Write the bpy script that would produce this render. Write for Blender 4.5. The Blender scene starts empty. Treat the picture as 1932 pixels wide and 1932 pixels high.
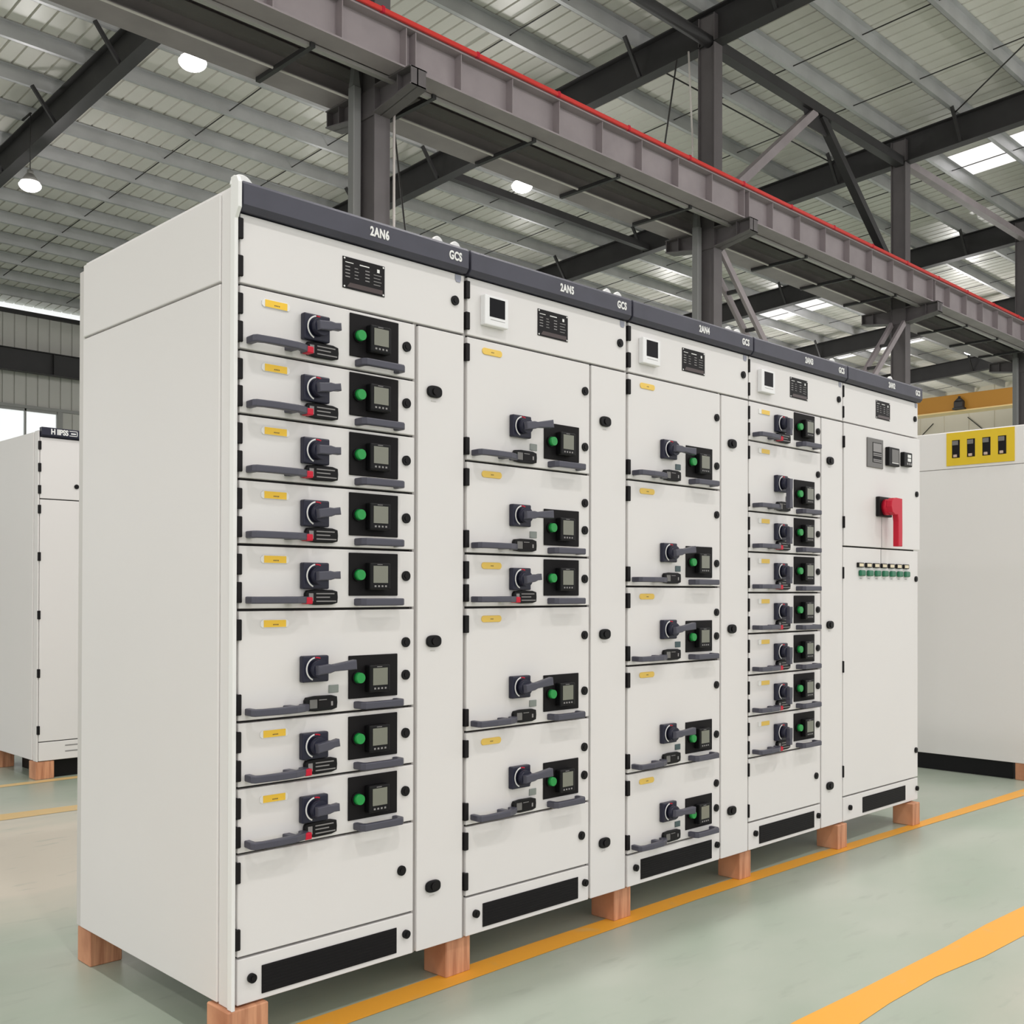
import bpy, bmesh, math, random
from mathutils import Vector, Matrix
random.seed(7)
scene = bpy.context.scene
COL = scene.collection
PI = math.pi
BZ = 0.114                      # height of the timber blocks

# ------------------------------------------------------------------ materials
def mat(name, col, rough=0.5, metal=0.0, noise=None, spec=0.5, emit=None, bump=None):
    m = bpy.data.materials.new(name); m.use_nodes = True
    nt = m.node_tree; b = nt.nodes['Principled BSDF']
    b.inputs['Base Color'].default_value = (*col, 1)
    b.inputs['Roughness'].default_value = rough
    b.inputs['Metallic'].default_value = metal
    b.inputs['Specular IOR Level'].default_value = spec
    if emit:
        b.inputs['Emission Color'].default_value = (*emit[0], 1)
        b.inputs['Emission Strength'].default_value = emit[1]
    if noise:
        scale, amt = noise
        tc = nt.nodes.new('ShaderNodeTexCoord'); n = nt.nodes.new('ShaderNodeTexNoise')
        n.inputs['Scale'].default_value = scale; n.inputs['Detail'].default_value = 4
        r = nt.nodes.new('ShaderNodeValToRGB')
        r.color_ramp.elements[0].position = 0.3; r.color_ramp.elements[1].position = 0.7
        r.color_ramp.elements[0].color = (*[c*(1-amt) for c in col], 1)
        r.color_ramp.elements[1].color = (*[min(1, c*(1+amt)) for c in col], 1)
        nt.links.new(tc.outputs['Object'], n.inputs['Vector'])
        nt.links.new(n.outputs['Fac'], r.inputs['Fac'])
        nt.links.new(r.outputs['Color'], b.inputs['Base Color'])
    return m

M = {}
M['white'] = mat('powder_coat_white', (0.77, 0.750, 0.742), 0.42, noise=(1.2, 0.012))
M['post'] = mat('powder_coat_grey', (0.62, 0.60, 0.58), 0.45)
M['trim'] = mat('gloss_white', (0.85, 0.85, 0.84), 0.3)
M['recess'] = mat('dark_gap', (0.045, 0.042, 0.042), 0.8)
M['galv'] = mat('galvanised_strip', (0.42, 0.40, 0.39), 0.45, 0.3)
M['slate'] = mat('slate_grey_paint', (0.052, 0.052, 0.074), 0.5, noise=(9, 0.14))
M['plastic'] = mat('slate_plastic', (0.066, 0.066, 0.092), 0.42)
M['navy'] = mat('navy_plastic', (0.016, 0.017, 0.036), 0.34, spec=0.35)
M['black'] = mat('black_plastic', (0.006, 0.006, 0.007), 0.45, spec=0.2)
M['panel'] = mat('black_panel', (0.011, 0.010, 0.011), 0.6, spec=0.15)
M['hinge'] = mat('hinge_black', (0.008, 0.007, 0.008), 0.5, spec=0.2)
M['green'] = mat('green_button', (0.008, 0.30, 0.055), 0.35)
M['green2'] = mat('dark_green_button', (0.006, 0.16, 0.075), 0.35)
M['red'] = mat('red_plastic', (0.58, 0.010, 0.035), 0.4, spec=0.3)
M['scarlet'] = mat('red_conductor', (0.70, 0.035, 0.028), 0.4)
M['screen'] = mat('lcd_screen', (0.20, 0.205, 0.165), 0.18)
M['screen2'] = mat('lcd_screen_sky_tint', (0.40, 0.43, 0.50), 0.18)  # bluish sky reflection put into the screen's base colour
M['dscreen'] = mat('dark_screen', (0.006, 0.006, 0.008), 0.2, spec=0.12)
M['mark'] = mat('white_marking', (0.85, 0.85, 0.84), 0.5)
M['grey'] = mat('grey_mark', (0.28, 0.27, 0.27), 0.5)
M['meterwhite'] = mat('meter_white', (0.86, 0.86, 0.87), 0.35)
M['yellow'] = mat('label_yellow', (0.97, 0.61, 0.05), 0.55)
M['yellow2'] = mat('label_pale_yellow', (0.88, 0.60, 0.12), 0.55)
M['badge'] = mat('badge_grey', (0.30, 0.31, 0.38), 0.4)
M['brown'] = mat('plate_brown', (0.055, 0.035, 0.033), 0.3)
M['teal'] = mat('teal_window', (0.055, 0.10, 0.11), 0.25)
M['silver'] = mat('silver_window', (0.26, 0.29, 0.27), 0.3)
M['cream'] = mat('cream_window', (0.80, 0.70, 0.50), 0.4)
M['meter_grey'] = mat('meter_grey', (0.155, 0.15, 0.145), 0.45)
M['board'] = mat('yellow_board', (0.72, 0.50, 0.012), 0.5)
M['copper'] = mat('busbar_end', (0.55, 0.42, 0.34), 0.4, 0.5)
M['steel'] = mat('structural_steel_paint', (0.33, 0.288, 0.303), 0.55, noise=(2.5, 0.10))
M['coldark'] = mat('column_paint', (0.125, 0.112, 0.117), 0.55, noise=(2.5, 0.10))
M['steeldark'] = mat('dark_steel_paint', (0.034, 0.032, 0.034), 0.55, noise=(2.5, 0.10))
M['gpipe'] = mat('grey_downpipe', (0.25, 0.25, 0.25), 0.5)
M['wpipe'] = mat('white_conduit', (0.72, 0.67, 0.64), 0.4)
M['purlin'] = mat('galvanised_purlin', (0.52, 0.52, 0.535), 0.42, 0.35, noise=(1.5, 0.12))
M['roof'] = mat('roof_sheet', (0.76, 0.735, 0.69), 0.36, noise=(0.35, 0.06))
M['wall'] = mat('wall_sheet', (0.62, 0.61, 0.575), 0.6)
M['endwall'] = mat('beige_wall_sheet', (0.72, 0.67, 0.56), 0.6)
M['frame'] = mat('window_frame_grey', (0.35, 0.35, 0.34), 0.5)
M['orange'] = mat('crane_orange', (0.46, 0.21, 0.018), 0.55)
M['creamedge'] = mat('crane_edge_cream', (0.85, 0.62, 0.28), 0.5)
M['rod'] = mat('bracing_rod', (0.035, 0.032, 0.032), 0.6)
M['lamp'] = mat('lamp_diffuser', (1, 1, 1), 0.5, emit=((1.0, 0.97, 0.93), 22))
M['housing'] = mat('lamp_housing', (0.30, 0.29, 0.28), 0.4, 0.4)

def wood():
    m = bpy.data.materials.new('pine_timber'); m.use_nodes = True; nt = m.node_tree
    b = nt.nodes['Principled BSDF']; b.inputs['Roughness'].default_value = 0.65
    tc = nt.nodes.new('ShaderNodeTexCoord'); mp = nt.nodes.new('ShaderNodeMapping')
    mp.inputs['Scale'].default_value = (42, 5, 3); mp.inputs['Rotation'].default_value = (0.1, 0.15, 0)
    n = nt.nodes.new('ShaderNodeTexNoise'); n.inputs['Scale'].default_value = 1.6; n.inputs['Detail'].default_value = 6
    r = nt.nodes.new('ShaderNodeValToRGB')
    r.color_ramp.elements[0].position = 0.32; r.color_ramp.elements[1].position = 0.68
    r.color_ramp.elements[0].color = (0.40, 0.165, 0.085, 1); r.color_ramp.elements[1].color = (0.66, 0.33, 0.185, 1)
    nt.links.new(tc.outputs['Object'], mp.inputs['Vector']); nt.links.new(mp.outputs['Vector'], n.inputs['Vector'])
    nt.links.new(n.outputs['Fac'], r.inputs['Fac']); nt.links.new(r.outputs['Color'], b.inputs['Base Color'])
    return m
M['wood'] = wood()

def floor_mat():
    m = bpy.data.materials.new('green_floor_paint'); m.use_nodes = True; nt = m.node_tree
    b = nt.nodes['Principled BSDF']; b.inputs['Roughness'].default_value = 0.30
    b.inputs['Specular IOR Level'].default_value = 0.5
    tc = nt.nodes.new('ShaderNodeTexCoord')
    def noise(scale, sx=1, sy=1, det=5):
        mp = nt.nodes.new('ShaderNodeMapping'); mp.inputs['Scale'].default_value = (sx, sy, 1)
        n = nt.nodes.new('ShaderNodeTexNoise'); n.inputs['Scale'].default_value = scale; n.inputs['Detail'].default_value = det
        nt.links.new(tc.outputs['Object'], mp.inputs['Vector']); nt.links.new(mp.outputs['Vector'], n.inputs['Vector'])
        return n.outputs['Fac']
    def mix(fac, a, bcol, lo=0.35, hi=0.65):
        r = nt.nodes.new('ShaderNodeMapRange'); r.inputs['From Min'].default_value = lo; r.inputs['From Max'].default_value = hi
        nt.links.new(fac, r.inputs['Value'])
        x = nt.nodes.new('ShaderNodeMixRGB'); nt.links.new(r.outputs['Result'], x.inputs['Fac'])
        if isinstance(a, tuple): x.inputs['Color1'].default_value = (*a, 1)
        else: nt.links.new(a, x.inputs['Color1'])
        x.inputs['Color2'].default_value = (*bcol, 1)
        return x.outputs['Color']
    c = mix(noise(1.1, 1, 1.6), (0.325, 0.385, 0.310), (0.40, 0.435, 0.370))
    def patch(cx, cy, rx, ry):                                           # sandy-coloured floor patch with a soft noisy edge
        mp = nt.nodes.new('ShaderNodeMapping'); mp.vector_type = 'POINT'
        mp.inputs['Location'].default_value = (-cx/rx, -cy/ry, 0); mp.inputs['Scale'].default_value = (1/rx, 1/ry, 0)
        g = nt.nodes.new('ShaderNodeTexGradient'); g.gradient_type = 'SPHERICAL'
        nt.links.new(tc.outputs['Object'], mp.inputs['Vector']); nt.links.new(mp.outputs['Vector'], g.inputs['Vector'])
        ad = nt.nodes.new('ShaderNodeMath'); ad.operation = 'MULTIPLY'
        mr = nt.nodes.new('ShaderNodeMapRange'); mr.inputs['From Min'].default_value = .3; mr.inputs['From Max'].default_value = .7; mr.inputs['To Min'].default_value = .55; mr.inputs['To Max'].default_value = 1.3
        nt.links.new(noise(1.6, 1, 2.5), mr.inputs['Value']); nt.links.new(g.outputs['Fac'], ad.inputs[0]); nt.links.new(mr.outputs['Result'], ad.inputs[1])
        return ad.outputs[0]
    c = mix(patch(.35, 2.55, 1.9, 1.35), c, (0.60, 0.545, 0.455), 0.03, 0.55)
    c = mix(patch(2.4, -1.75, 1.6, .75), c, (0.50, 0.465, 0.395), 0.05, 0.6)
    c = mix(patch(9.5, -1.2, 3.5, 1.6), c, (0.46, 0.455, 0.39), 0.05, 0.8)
    c = mix(noise(9, 0.5, 1.8), c, (0.30, 0.335, 0.28), 0.60, 0.80)        # fine scuffs
    nt.links.new(c, b.inputs['Base Color'])
    return m
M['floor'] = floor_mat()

def line_mat(name, col, wear):
    m = bpy.data.materials.new(name); m.use_nodes = True; nt = m.node_tree
    b = nt.nodes['Principled BSDF']; b.inputs['Roughness'].default_value = 0.45
    tc = nt.nodes.new('ShaderNodeTexCoord'); n = nt.nodes.new('ShaderNodeTexNoise')
    n.inputs['Scale'].default_value = 6; n.inputs['Detail'].default_value = 8
    r = nt.nodes.new('ShaderNodeValToRGB'); r.color_ramp.elements[0].position = 0.60; r.color_ramp.elements[1].position = 0.78
    r.color_ramp.elements[0].color = (*col, 1); r.color_ramp.elements[1].color = (*wear, 1)
    nt.links.new(tc.outputs['Object'], n.inputs['Vector']); nt.links.new(n.outputs['Fac'], r.inputs['Fac'])
    nt.links.new(r.outputs['Color'], b.inputs['Base Color'])
    return m
M['line'] = line_mat('yellow_line_paint', (0.80, 0.37, 0.035), (0.60, 0.42, 0.18))
M['linepale'] = line_mat('faded_line_paint', (0.66, 0.46, 0.20), (0.5, 0.45, 0.33))

def pane_mat(name, trans, tint):
    m = bpy.data.materials.new(name); m.use_nodes = True; nt = m.node_tree
    out = nt.nodes['Material Output']; nt.nodes.remove(nt.nodes['Principled BSDF'])
    t = nt.nodes.new('ShaderNodeBsdfTransparent'); t.inputs['Color'].default_value = (*tint, 1)
    d = nt.nodes.new('ShaderNodeBsdfTranslucent'); d.inputs['Color'].default_value = (*tint, 1)
    x = nt.nodes.new('ShaderNodeMixShader'); x.inputs['Fac'].default_value = trans
    nt.links.new(d.outputs[0], x.inputs[1]); nt.links.new(t.outputs[0], x.inputs[2])
    nt.links.new(x.outputs[0], out.inputs['Surface'])
    return m
M['pane'] = pane_mat('window_glass', 0.85, (0.95, 0.97, 0.97))
M['skypane'] = pane_mat('fibreglass_rooflight', 0.6, (0.95, 0.95, 0.93))

# ------------------------------------------------------------------ mesh builder
class MB:
    def __init__(s): s.bm = bmesh.new(); s.mats = []
    def mi(s, m):
        if m not in s.mats: s.mats.append(m)
        return s.mats.index(m)
    def _tag(s, before, m, smooth=False):
        i = s.mi(m)
        for f in s.bm.faces:
            if f not in before: f.material_index = i; f.smooth = smooth
    def box(s, x0, x1, y0, y1, z0, z1, m, bev=0.0, seg=1):
        before = set(s.bm.faces)
        r = bmesh.ops.create_cube(s.bm, size=1.0)
        for v in r['verts']:
            v.co = Vector((x0 + (v.co.x+.5)*(x1-x0), y0 + (v.co.y+.5)*(y1-y0), z0 + (v.co.z+.5)*(z1-z0)))
        if bev > 0:
            es = list({e for v in r['verts'] for e in v.link_edges})
            bmesh.ops.bevel(s.bm, geom=es, offset=bev, segments=seg, affect='EDGES', profile=0.5)
        s._tag(before, m); return s
    def prism(s, poly, plane, a, b, m, bev=0.0, seg=1):
        before = set(s.bm.faces)
        def P(u, v, w):
            return {'xz': (u, w, v), 'xy': (u, v, w), 'yz': (w, u, v)}[plane]
        va = [s.bm.verts.new(P(u, v, a)) for u, v in poly]
        vb = [s.bm.verts.new(P(u, v, b)) for u, v in poly]
        n = len(poly); fs = [s.bm.faces.new(va), s.bm.faces.new(vb[::-1])]
        for i in range(n): fs.append(s.bm.faces.new((va[(i+1) % n], va[i], vb[i], vb[(i+1) % n])))
        bmesh.ops.recalc_face_normals(s.bm, faces=fs)
        if bev > 0:
            es = list({e for f in fs[:2] for e in f.edges})
            bmesh.ops.bevel(s.bm, geom=es, offset=bev, segments=seg, affect='EDGES', profile=0.5)
        s._tag(before, m); return s
    def cone(s, p0, p1, r0, r1, m, seg=20, caps=True):
        p0 = Vector(p0); p1 = Vector(p1); d = (p1-p0).normalized()
        u = d.orthogonal().normalized(); v = d.cross(u); i = s.mi(m)
        a = [s.bm.verts.new(p0 + (u*math.cos(2*PI*k/seg)+v*math.sin(2*PI*k/seg))*r0) for k in range(seg)]
        b = [s.bm.verts.new(p1 + (u*math.cos(2*PI*k/seg)+v*math.sin(2*PI*k/seg))*r1) for k in range(seg)]
        for k in range(seg):
            f = s.bm.faces.new((a[k], a[(k+1) % seg], b[(k+1) % seg], b[k])); f.smooth = True; f.material_index = i
        if caps:
            f = s.bm.faces.new(a[::-1]); f.material_index = i
            f = s.bm.faces.new(b); f.material_index = i
        return s
    def cyl(s, p0, p1, r, m, seg=20): return s.cone(p0, p1, r, r, m, seg)
    def tube(s, pts, r, m, seg=8):
        for a, b in zip(pts[:-1], pts[1:]): s.cone(a, b, r, r, m, seg)
        return s
    def bar(s, p0, p1, w, h, m, up=(0, 0, 1)):
        """rectangular bar from p0 to p1, width w sideways, height h along up"""
        p0 = Vector(p0); p1 = Vector(p1); d = (p1-p0).normalized(); up = Vector(up)
        sd = d.cross(up).normalized(); u2 = sd.cross(d).normalized(); i = s.mi(m)
        c = []
        for p in (p0, p1):
            for a, b in ((-1, -1), (1, -1), (1, 1), (-1, 1)):
                c.append(s.bm.verts.new(p + sd*(a*w/2) + u2*(b*h/2)))
        fs = []
        for q in ((0, 1, 2, 3), (7, 6, 5, 4), (0, 4, 5, 1), (1, 5, 6, 2), (2, 6, 7, 3), (3, 7, 4, 0)):
            f = s.bm.faces.new([c[k] for k in q]); f.material_index = i; fs.append(f)
        bmesh.ops.recalc_face_normals(s.bm, faces=fs)
        return s
    def dome(s, c, rx, rz, m, seg=24, rings=6, down=True):
        c = Vector(c); i = s.mi(m); prev = None; sg = -1 if down else 1
        for k in range(rings+1):
            t = PI/2*k/rings
            if k == rings:
                v = s.bm.verts.new(c+Vector((0, 0, sg*rz)))
                for j in range(seg):
                    f = s.bm.faces.new((prev[j], prev[(j+1) % seg], v)); f.smooth = True; f.material_index = i
            else:
                ring = [s.bm.verts.new(c+Vector((rx*math.cos(t)*math.cos(2*PI*j/seg), rx*math.cos(t)*math.sin(2*PI*j/seg), sg*rz*math.sin(t)))) for j in range(seg)]
                if prev:
                    for j in range(seg):
                        f = s.bm.faces.new((prev[j], prev[(j+1) % seg], ring[(j+1) % seg], ring[j])); f.smooth = True; f.material_index = i
                prev = ring
        return s
    def arc(s, cx, cz, r0, r1, a0, a1, y0, y1, m, n=16):
        out = [(cx+r1*math.cos(math.radians(a0+(a1-a0)*k/n)), cz+r1*math.sin(math.radians(a0+(a1-a0)*k/n))) for k in range(n+1)]
        inn = [(cx+r0*math.cos(math.radians(a0+(a1-a0)*k/n)), cz+r0*math.sin(math.radians(a0+(a1-a0)*k/n))) for k in range(n+1)]
        for k in range(n):
            s.prism([out[k], out[k+1], inn[k+1], inn[k]], 'xz', y0, y1, m)
        return s
    def done(s, name):
        me = bpy.data.meshes.new(name); s.bm.normal_update(); s.bm.to_mesh(me); s.bm.free()
        for m in s.mats: me.materials.append(M[m])
        return me

def ob(name, me, parent=None, loc=(0, 0, 0), rot=None, label=None):
    o = bpy.data.objects.new(name, me); COL.objects.link(o); o.location = loc
    if rot: o.rotation_euler = rot
    if parent: o.parent = parent
    if label: o['label'] = label
    return o
def thing(name, label, cat, loc=(0, 0, 0), group=None, rot=None):
    o = bpy.data.objects.new(name, None); COL.objects.link(o); o.location = loc
    o.empty_display_size = 0.1
    if rot: o.rotation_euler = rot
    o['label'] = label; o['category'] = cat
    if group: o['group'] = group
    return o
def tag(o, label, cat, group=None):
    o['label'] = label; o['category'] = cat
    if group: o['group'] = group
    return o
def struct(name, me, loc=(0, 0, 0)):
    o = ob(name, me, None, loc); o['kind'] = 'structure'; return o

def text_mesh(body, size, m, xs=1.0, depth=0.0008, spacing=1.0, offset=0.0):
    cu = bpy.data.curves.new('lettering', 'FONT'); cu.body = body; cu.size = size; cu.extrude = depth
    cu.align_x = 'CENTER'; cu.align_y = 'CENTER'; cu.space_character = spacing; cu.offset = offset*1.5
    t = bpy.data.objects.new('lettering', cu); COL.objects.link(t)
    dg = bpy.context.evaluated_depsgraph_get()
    me = bpy.data.meshes.new_from_object(t.evaluated_get(dg))
    me.transform(Matrix.Diagonal((xs, 1, 1, 1))); me.transform(Matrix.Rotation(PI/2, 4, 'X'))
    bpy.data.objects.remove(t); bpy.data.curves.remove(cu)
    me.materials.clear(); me.materials.append(M[m]); me.name = 'lettering'
    return me

# ------------------------------------------------------------------ shared meshes of the drawer fittings (x right, y into the cabinet, z up)
K = {}
K['hinge'] = MB().box(-.008, .009, -.006, .012, -.0275, .0275, 'hinge', .002).done('hinge')
K['hinge_n'] = MB().box(-.0045, .0035, -.006, .012, -.0275, .0275, 'hinge', .0015).done('hinge')
def label_plate(y):
    b = MB(); b.prism([(-.043, -.006), (-.043, .005), (-.036, .011), (.036, .011), (.043, .005), (.043, -.006), (.038, -.011), (-.038, -.011)], 'xz', -.003, 0, 'mark', .0007)
    b.box(-.034, .034, -.0042, -.0028, -.0095, .0092, y)
    for k in range(4): b.box(-.006+k*.0045, -.0035+k*.0045, -.0046, -.004, -.0045, -.0015, 'brown')
    return b.done('label_plate')
K['label_a'] = label_plate('yellow')
def label_round(w):
    b = MB(); n = []
    for k in range(9): n.append((w/2-.009+.010*math.cos(-PI/2+PI*k/8), .0105*math.sin(-PI/2+PI*k/8)))
    for k in range(9): n.append((-w/2+.009+.010*math.cos(PI/2+PI*k/8), .0105*math.sin(PI/2+PI*k/8)))
    b.prism(n, 'xz', -.003, 0, 'yellow2', .0008)
    for k in range(3): b.box(-.005+k*.0045, -.0025+k*.0045, -.0034, -.0028, -.002, .001, 'brown')
    return b.done('label_plate')
K['label_b'] = label_round(.086)
def label_pale():
    b = MB(); b.box(-.043, .043, -.003, 0, -.0105, .0105, 'mark', .001)
    b.box(-.022, .040, -.0042, -.0028, -.009, .009, 'yellow2')
    return b.done('label_plate')
K['label_c'] = label_pale()

def rotary_plate():
    b = MB(); b.box(-.0425, .0425, -.020, 0, -.0365, .0365, 'navy', .004, 2)
    b.arc(0, 0, .0295, .0335, 100, 248, -.0212, -.0198, 'mark', 14)
    b.arc(0, 0, .0295, .0330, 66, 96, -.0212, -.0198, 'red', 4)
    return b.done('switch_plate')
K['plate'] = rotary_plate()
def lever(L, w1):
    b = MB(); b.cyl((0, -.0195, 0), (0, -.046, 0), .0245, 'navy', 28)
    b.prism([(-.020, -.0125), (.020, -.0125), (.034, -.0095), (L, -w1), (L, w1), (.034, .0095), (.020, .0125), (-.020, .0125)], 'xz', -.062, -.040, 'plastic', .003, 2)
    return b.done('switch_lever')
K['lever_s'] = lever(.052, .0105); K['lever_l'] = lever(.108, .0135)
K['cpanel'] = MB().box(-.088, .088, -.004, 0, -.0615, .0615, 'panel', .0015).done('control_panel')
K['button'] = MB().cyl((0, -.004, 0), (0, -.010, 0), .0185, 'black', 24).cone((0, -.010, 0), (0, -.024, 0), .0160, .0145, 'green', 24).done('push_button')
def meter(sc, n=4):
    b = MB(); b.box(-.037, .037, -.030, -.004, -.039, .039, 'black', .004, 2)
    b.box(-.026, .026, -.0310, -.0295, -.019, .030, sc)
    for k in range(n): b.box(-.022+k*.0125, -.016+k*.0125, -.0312, -.0298, -.031, -.026, 'grey')
    b.box(-.012, .006, -.0312, -.0298, .033, .0345, 'grey')
    return b.done('meter')
K['meter_a'] = meter('screen'); K['meter_b'] = meter('screen2')
def bow_left():
    p = [(.030, 0), (.027, -.036), (.034, -.048), (.10, -.053), (.16, -.050), (.190, -.040), (.214, -.024), (.214, 0), (.196, 0), (.192, -.016),
         (.170, -.028), (.168, 0), (.146, 0), (.146, -.033), (.06, -.036), (.046, -.030), (.046, 0)]
    return MB().prism(p, 'xy', -.0095, .0095, 'plastic', .003, 2).done('latch_handle')
K['bow_left'] = bow_left()
def bow_right():
    p = [(-.078, 0), (-.078, -.034), (-.068, -.046), (.066, -.046), (.078, -.034), (.078, 0), (.062, 0), (.060, -.026), (.054, -.031), (-.054, -.031), (-.060, -.026), (-.062, 0)]
    return MB().prism(p, 'xy', -.0105, .0105, 'plastic', .0035, 2).done('pull_handle')
K['bow_right'] = bow_right()
def latch(window):
    b = MB()
    p = [(-.0535, -.010), (-.048, -.0185), (-.02, -.0215), (.035, -.0205), (.052, -.016), (.0535, 0), (.052, .016), (.035, .0205), (-.02, .0215), (-.048, .0185), (-.0535, .010)]
    b.prism(p, 'xz', -.013, 0, 'black', .003, 2)
    if window:
        b.box(-.012, .040, -.0138, -.0125, -.012, .012, 'hinge'); b.box(-.040, -.016, -.0145, -.0125, -.012, .012, 'meter_grey')
        b.box(.030, .036, -.0145, -.0125, -.008, .004, 'grey'); b.box(-.010, .016, -.0142, -.0125, .009, .011, 'grey')
    else:
        b.box(-.044, -.030, -.0145, -.0125, -.011, .011, 'grey')
        for z, w in ((.010, .060), (.000, .045), (-.011, .066)): b.box(-.020, -.020+w, -.0142, -.0125, z-.0016, z+.0016, 'grey')
    return b.done('latch')
K['latch_a'] = latch(False); K['latch_b'] = latch(True)
K['redtag'] = MB().box(-.011, .011, -.036, -.008, -.0095, .0095, 'red', .003, 2).done('latch_cap')
K['lock'] = MB().cyl((0, -.006, 0), (0, 0, 0), .0148, 'black', 24).cyl((0, -.008, 0), (0, -.006, 0), .0075, 'hinge', 16).done('quarter_turn_lock')
def oval():
    b = MB(); p = [(.0285*math.copysign(abs(math.cos(t))**.75, math.cos(t)), .0185*math.copysign(abs(math.sin(t))**.75, math.sin(t))) for t in [2*PI*k/32 for k in range(32)]]
    b.prism(p, 'xz', -.010, 0, 'black', .003, 2); b.cyl((0, -.014, 0), (0, -.010, 0), .011, 'hinge', 20)
    b.box(-.009, .009, -.001, 0, -.030, -.027, 'post')
    return b.done('swing_lock')
K['oval'] = oval()
K['sticker_t'] = MB().box(-.0165, .0165, -.003, 0, -.011, .011, 'teal', .001).done('indicator_window')
K['sticker_s'] = MB().box(-.0165, .0165, -.003, 0, -.011, .011, 'silver', .001).done('indicator_window')
def nameplate():
    b = MB(); b.box(-.0745, .0745, -.0025, 0, -.045, .045, 'hinge', .0008)
    for x in (-.069, .069):
        for z in (-.040, .040): b.cyl((x, -.0032, z), (x, -.002, z), .0028, 'mark', 10)
    b.box(-.066, -.038, -.003, -.0022, .0285, .0305, 'mark'); b.box(-.016, .018, -.003, -.0022, .0285, .0315, 'mark'); b.box(.046, .055, -.003, -.0022, .021, .031, 'mark')
    for r in range(4):
        z = .016-r*.0095
        b.box(-.066, -.050, -.003, -.0022, z, z+.0028, 'grey'); b.box(-.034, -.022+.003*(r % 2), -.003, -.0022, z, z+.002, 'grey')
        b.box(.004, .019, -.003, -.0022, z, z+.0028, 'grey'); b.box(.034, .062-.004*(r % 2), -.003, -.0022, z-.004, z-.0022, 'grey')
    b.prism([(-.060, -.040), (-.050, -.027), (.066, -.027), (.066, -.040)], 'xz', -.003, -.0022, 'brown')
    return b.done('nameplate')
K['nameplate'] = nameplate()
K['wmeter'] = MB().box(-.0525, .0525, -.022, 0, -.048, .048, 'meterwhite', .003, 2).box(-.032, .036, -.0226, -.0215, -.020, .040, 'dscreen').box(-.028, .036, -.0224, -.0215, -.030, -.0285, 'grey').done('panel_meter')
K['badge'] = MB().prism([(-.012, -.004), (-.008, -.012), (.008, -.012), (.012, -.004), (.012, .010), (-.012, .012)], 'xz', -.002, 0, 'badge', .0005).done('badge')
K['knob'] = MB().cyl((0, -.010, 0), (0, 0, 0), .0125, 'black', 20).cyl((0, -.013, 0), (0, -.010, 0), .006, 'hinge', 12).done('vent_knob')
K['eye'] = MB().prism([(.021*math.cos(t), .021*math.sin(t)) for t in [2*PI*k/24 for k in range(24)]], 'xz', -.006, .006, 'trim', .002).done('lifting_eye')

def face_mesh(name, w, h, t=.022, m='white'):
    return MB().box(0, w, 0, t, 0, h, m, .0022, 2).done(name)

TX = {}
def lettering(s, w=.72):
    if s not in TX: TX[s] = text_mesh(s, .036, 'mark', w, .0008, 1.12, .0009)
    return TX[s]

GAP = .0035
def make_drawer(cab, u0, u1, z0, z1, kind, o):
    """one withdrawable drawer: face with its fittings; z0,z1 seams above the cabinet foot"""
    w = u1-u0
    d = ob('drawer', face_mesh('drawer', w, z1-z0-2*GAP), cab, (u0, 0, z0+GAP))
    def put(name, key, u, z, y=0, rot=None, label=None):
        return ob(name, K[key], d, (u-u0, y, z-(z0+GAP)), rot, label)
    big = kind != 's'
    zc = .130 if big else .092
    hk = o.get('hk', 'hinge'); put('hinge', hk, max(u0-.002, .0085 if hk == 'hinge' else 0), z1-.052); put('hinge', hk, max(u0-.002, .0085 if hk == 'hinge' else 0), z0+.046)
    put('label_plate', o['label'], .118, z1-.037, label=o['ltext'])
    put('switch_plate', 'plate', .2385, z0+zc)
    ang = PI/2 if o.get('down') else random.uniform(-.16, .05)
    put('switch_lever', 'lever_l' if big else 'lever_s', .2385, z0+zc, 0, (0, ang, 0))
    put('control_panel', 'cpanel', .447, z0+.0985)
    put('push_button', 'button', .388, z0+.0965, label='round green push button')
    put('meter', o.get('meter', 'meter_a'), .451, z0+.093)
    put('pull_handle', 'bow_right', .457, z0+.019)
    put('latch', 'latch_b' if big else 'latch_a', .262, z0+.033)
    put('latch_handle', 'bow_left', 0, z0+.026)
    if not big: put('latch_cap', 'redtag', .206, z0+.024, label='red cap at the end of the latch handle')
    put('quarter_turn_lock', 'lock', .566, z0+.0955)
    if big:
        put('quarter_turn_lock', 'lock', .566, z1-.1015)
        put('indicator_window', o.get('sticker', 'sticker_s'), .309, z0+.070)
    return d

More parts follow.
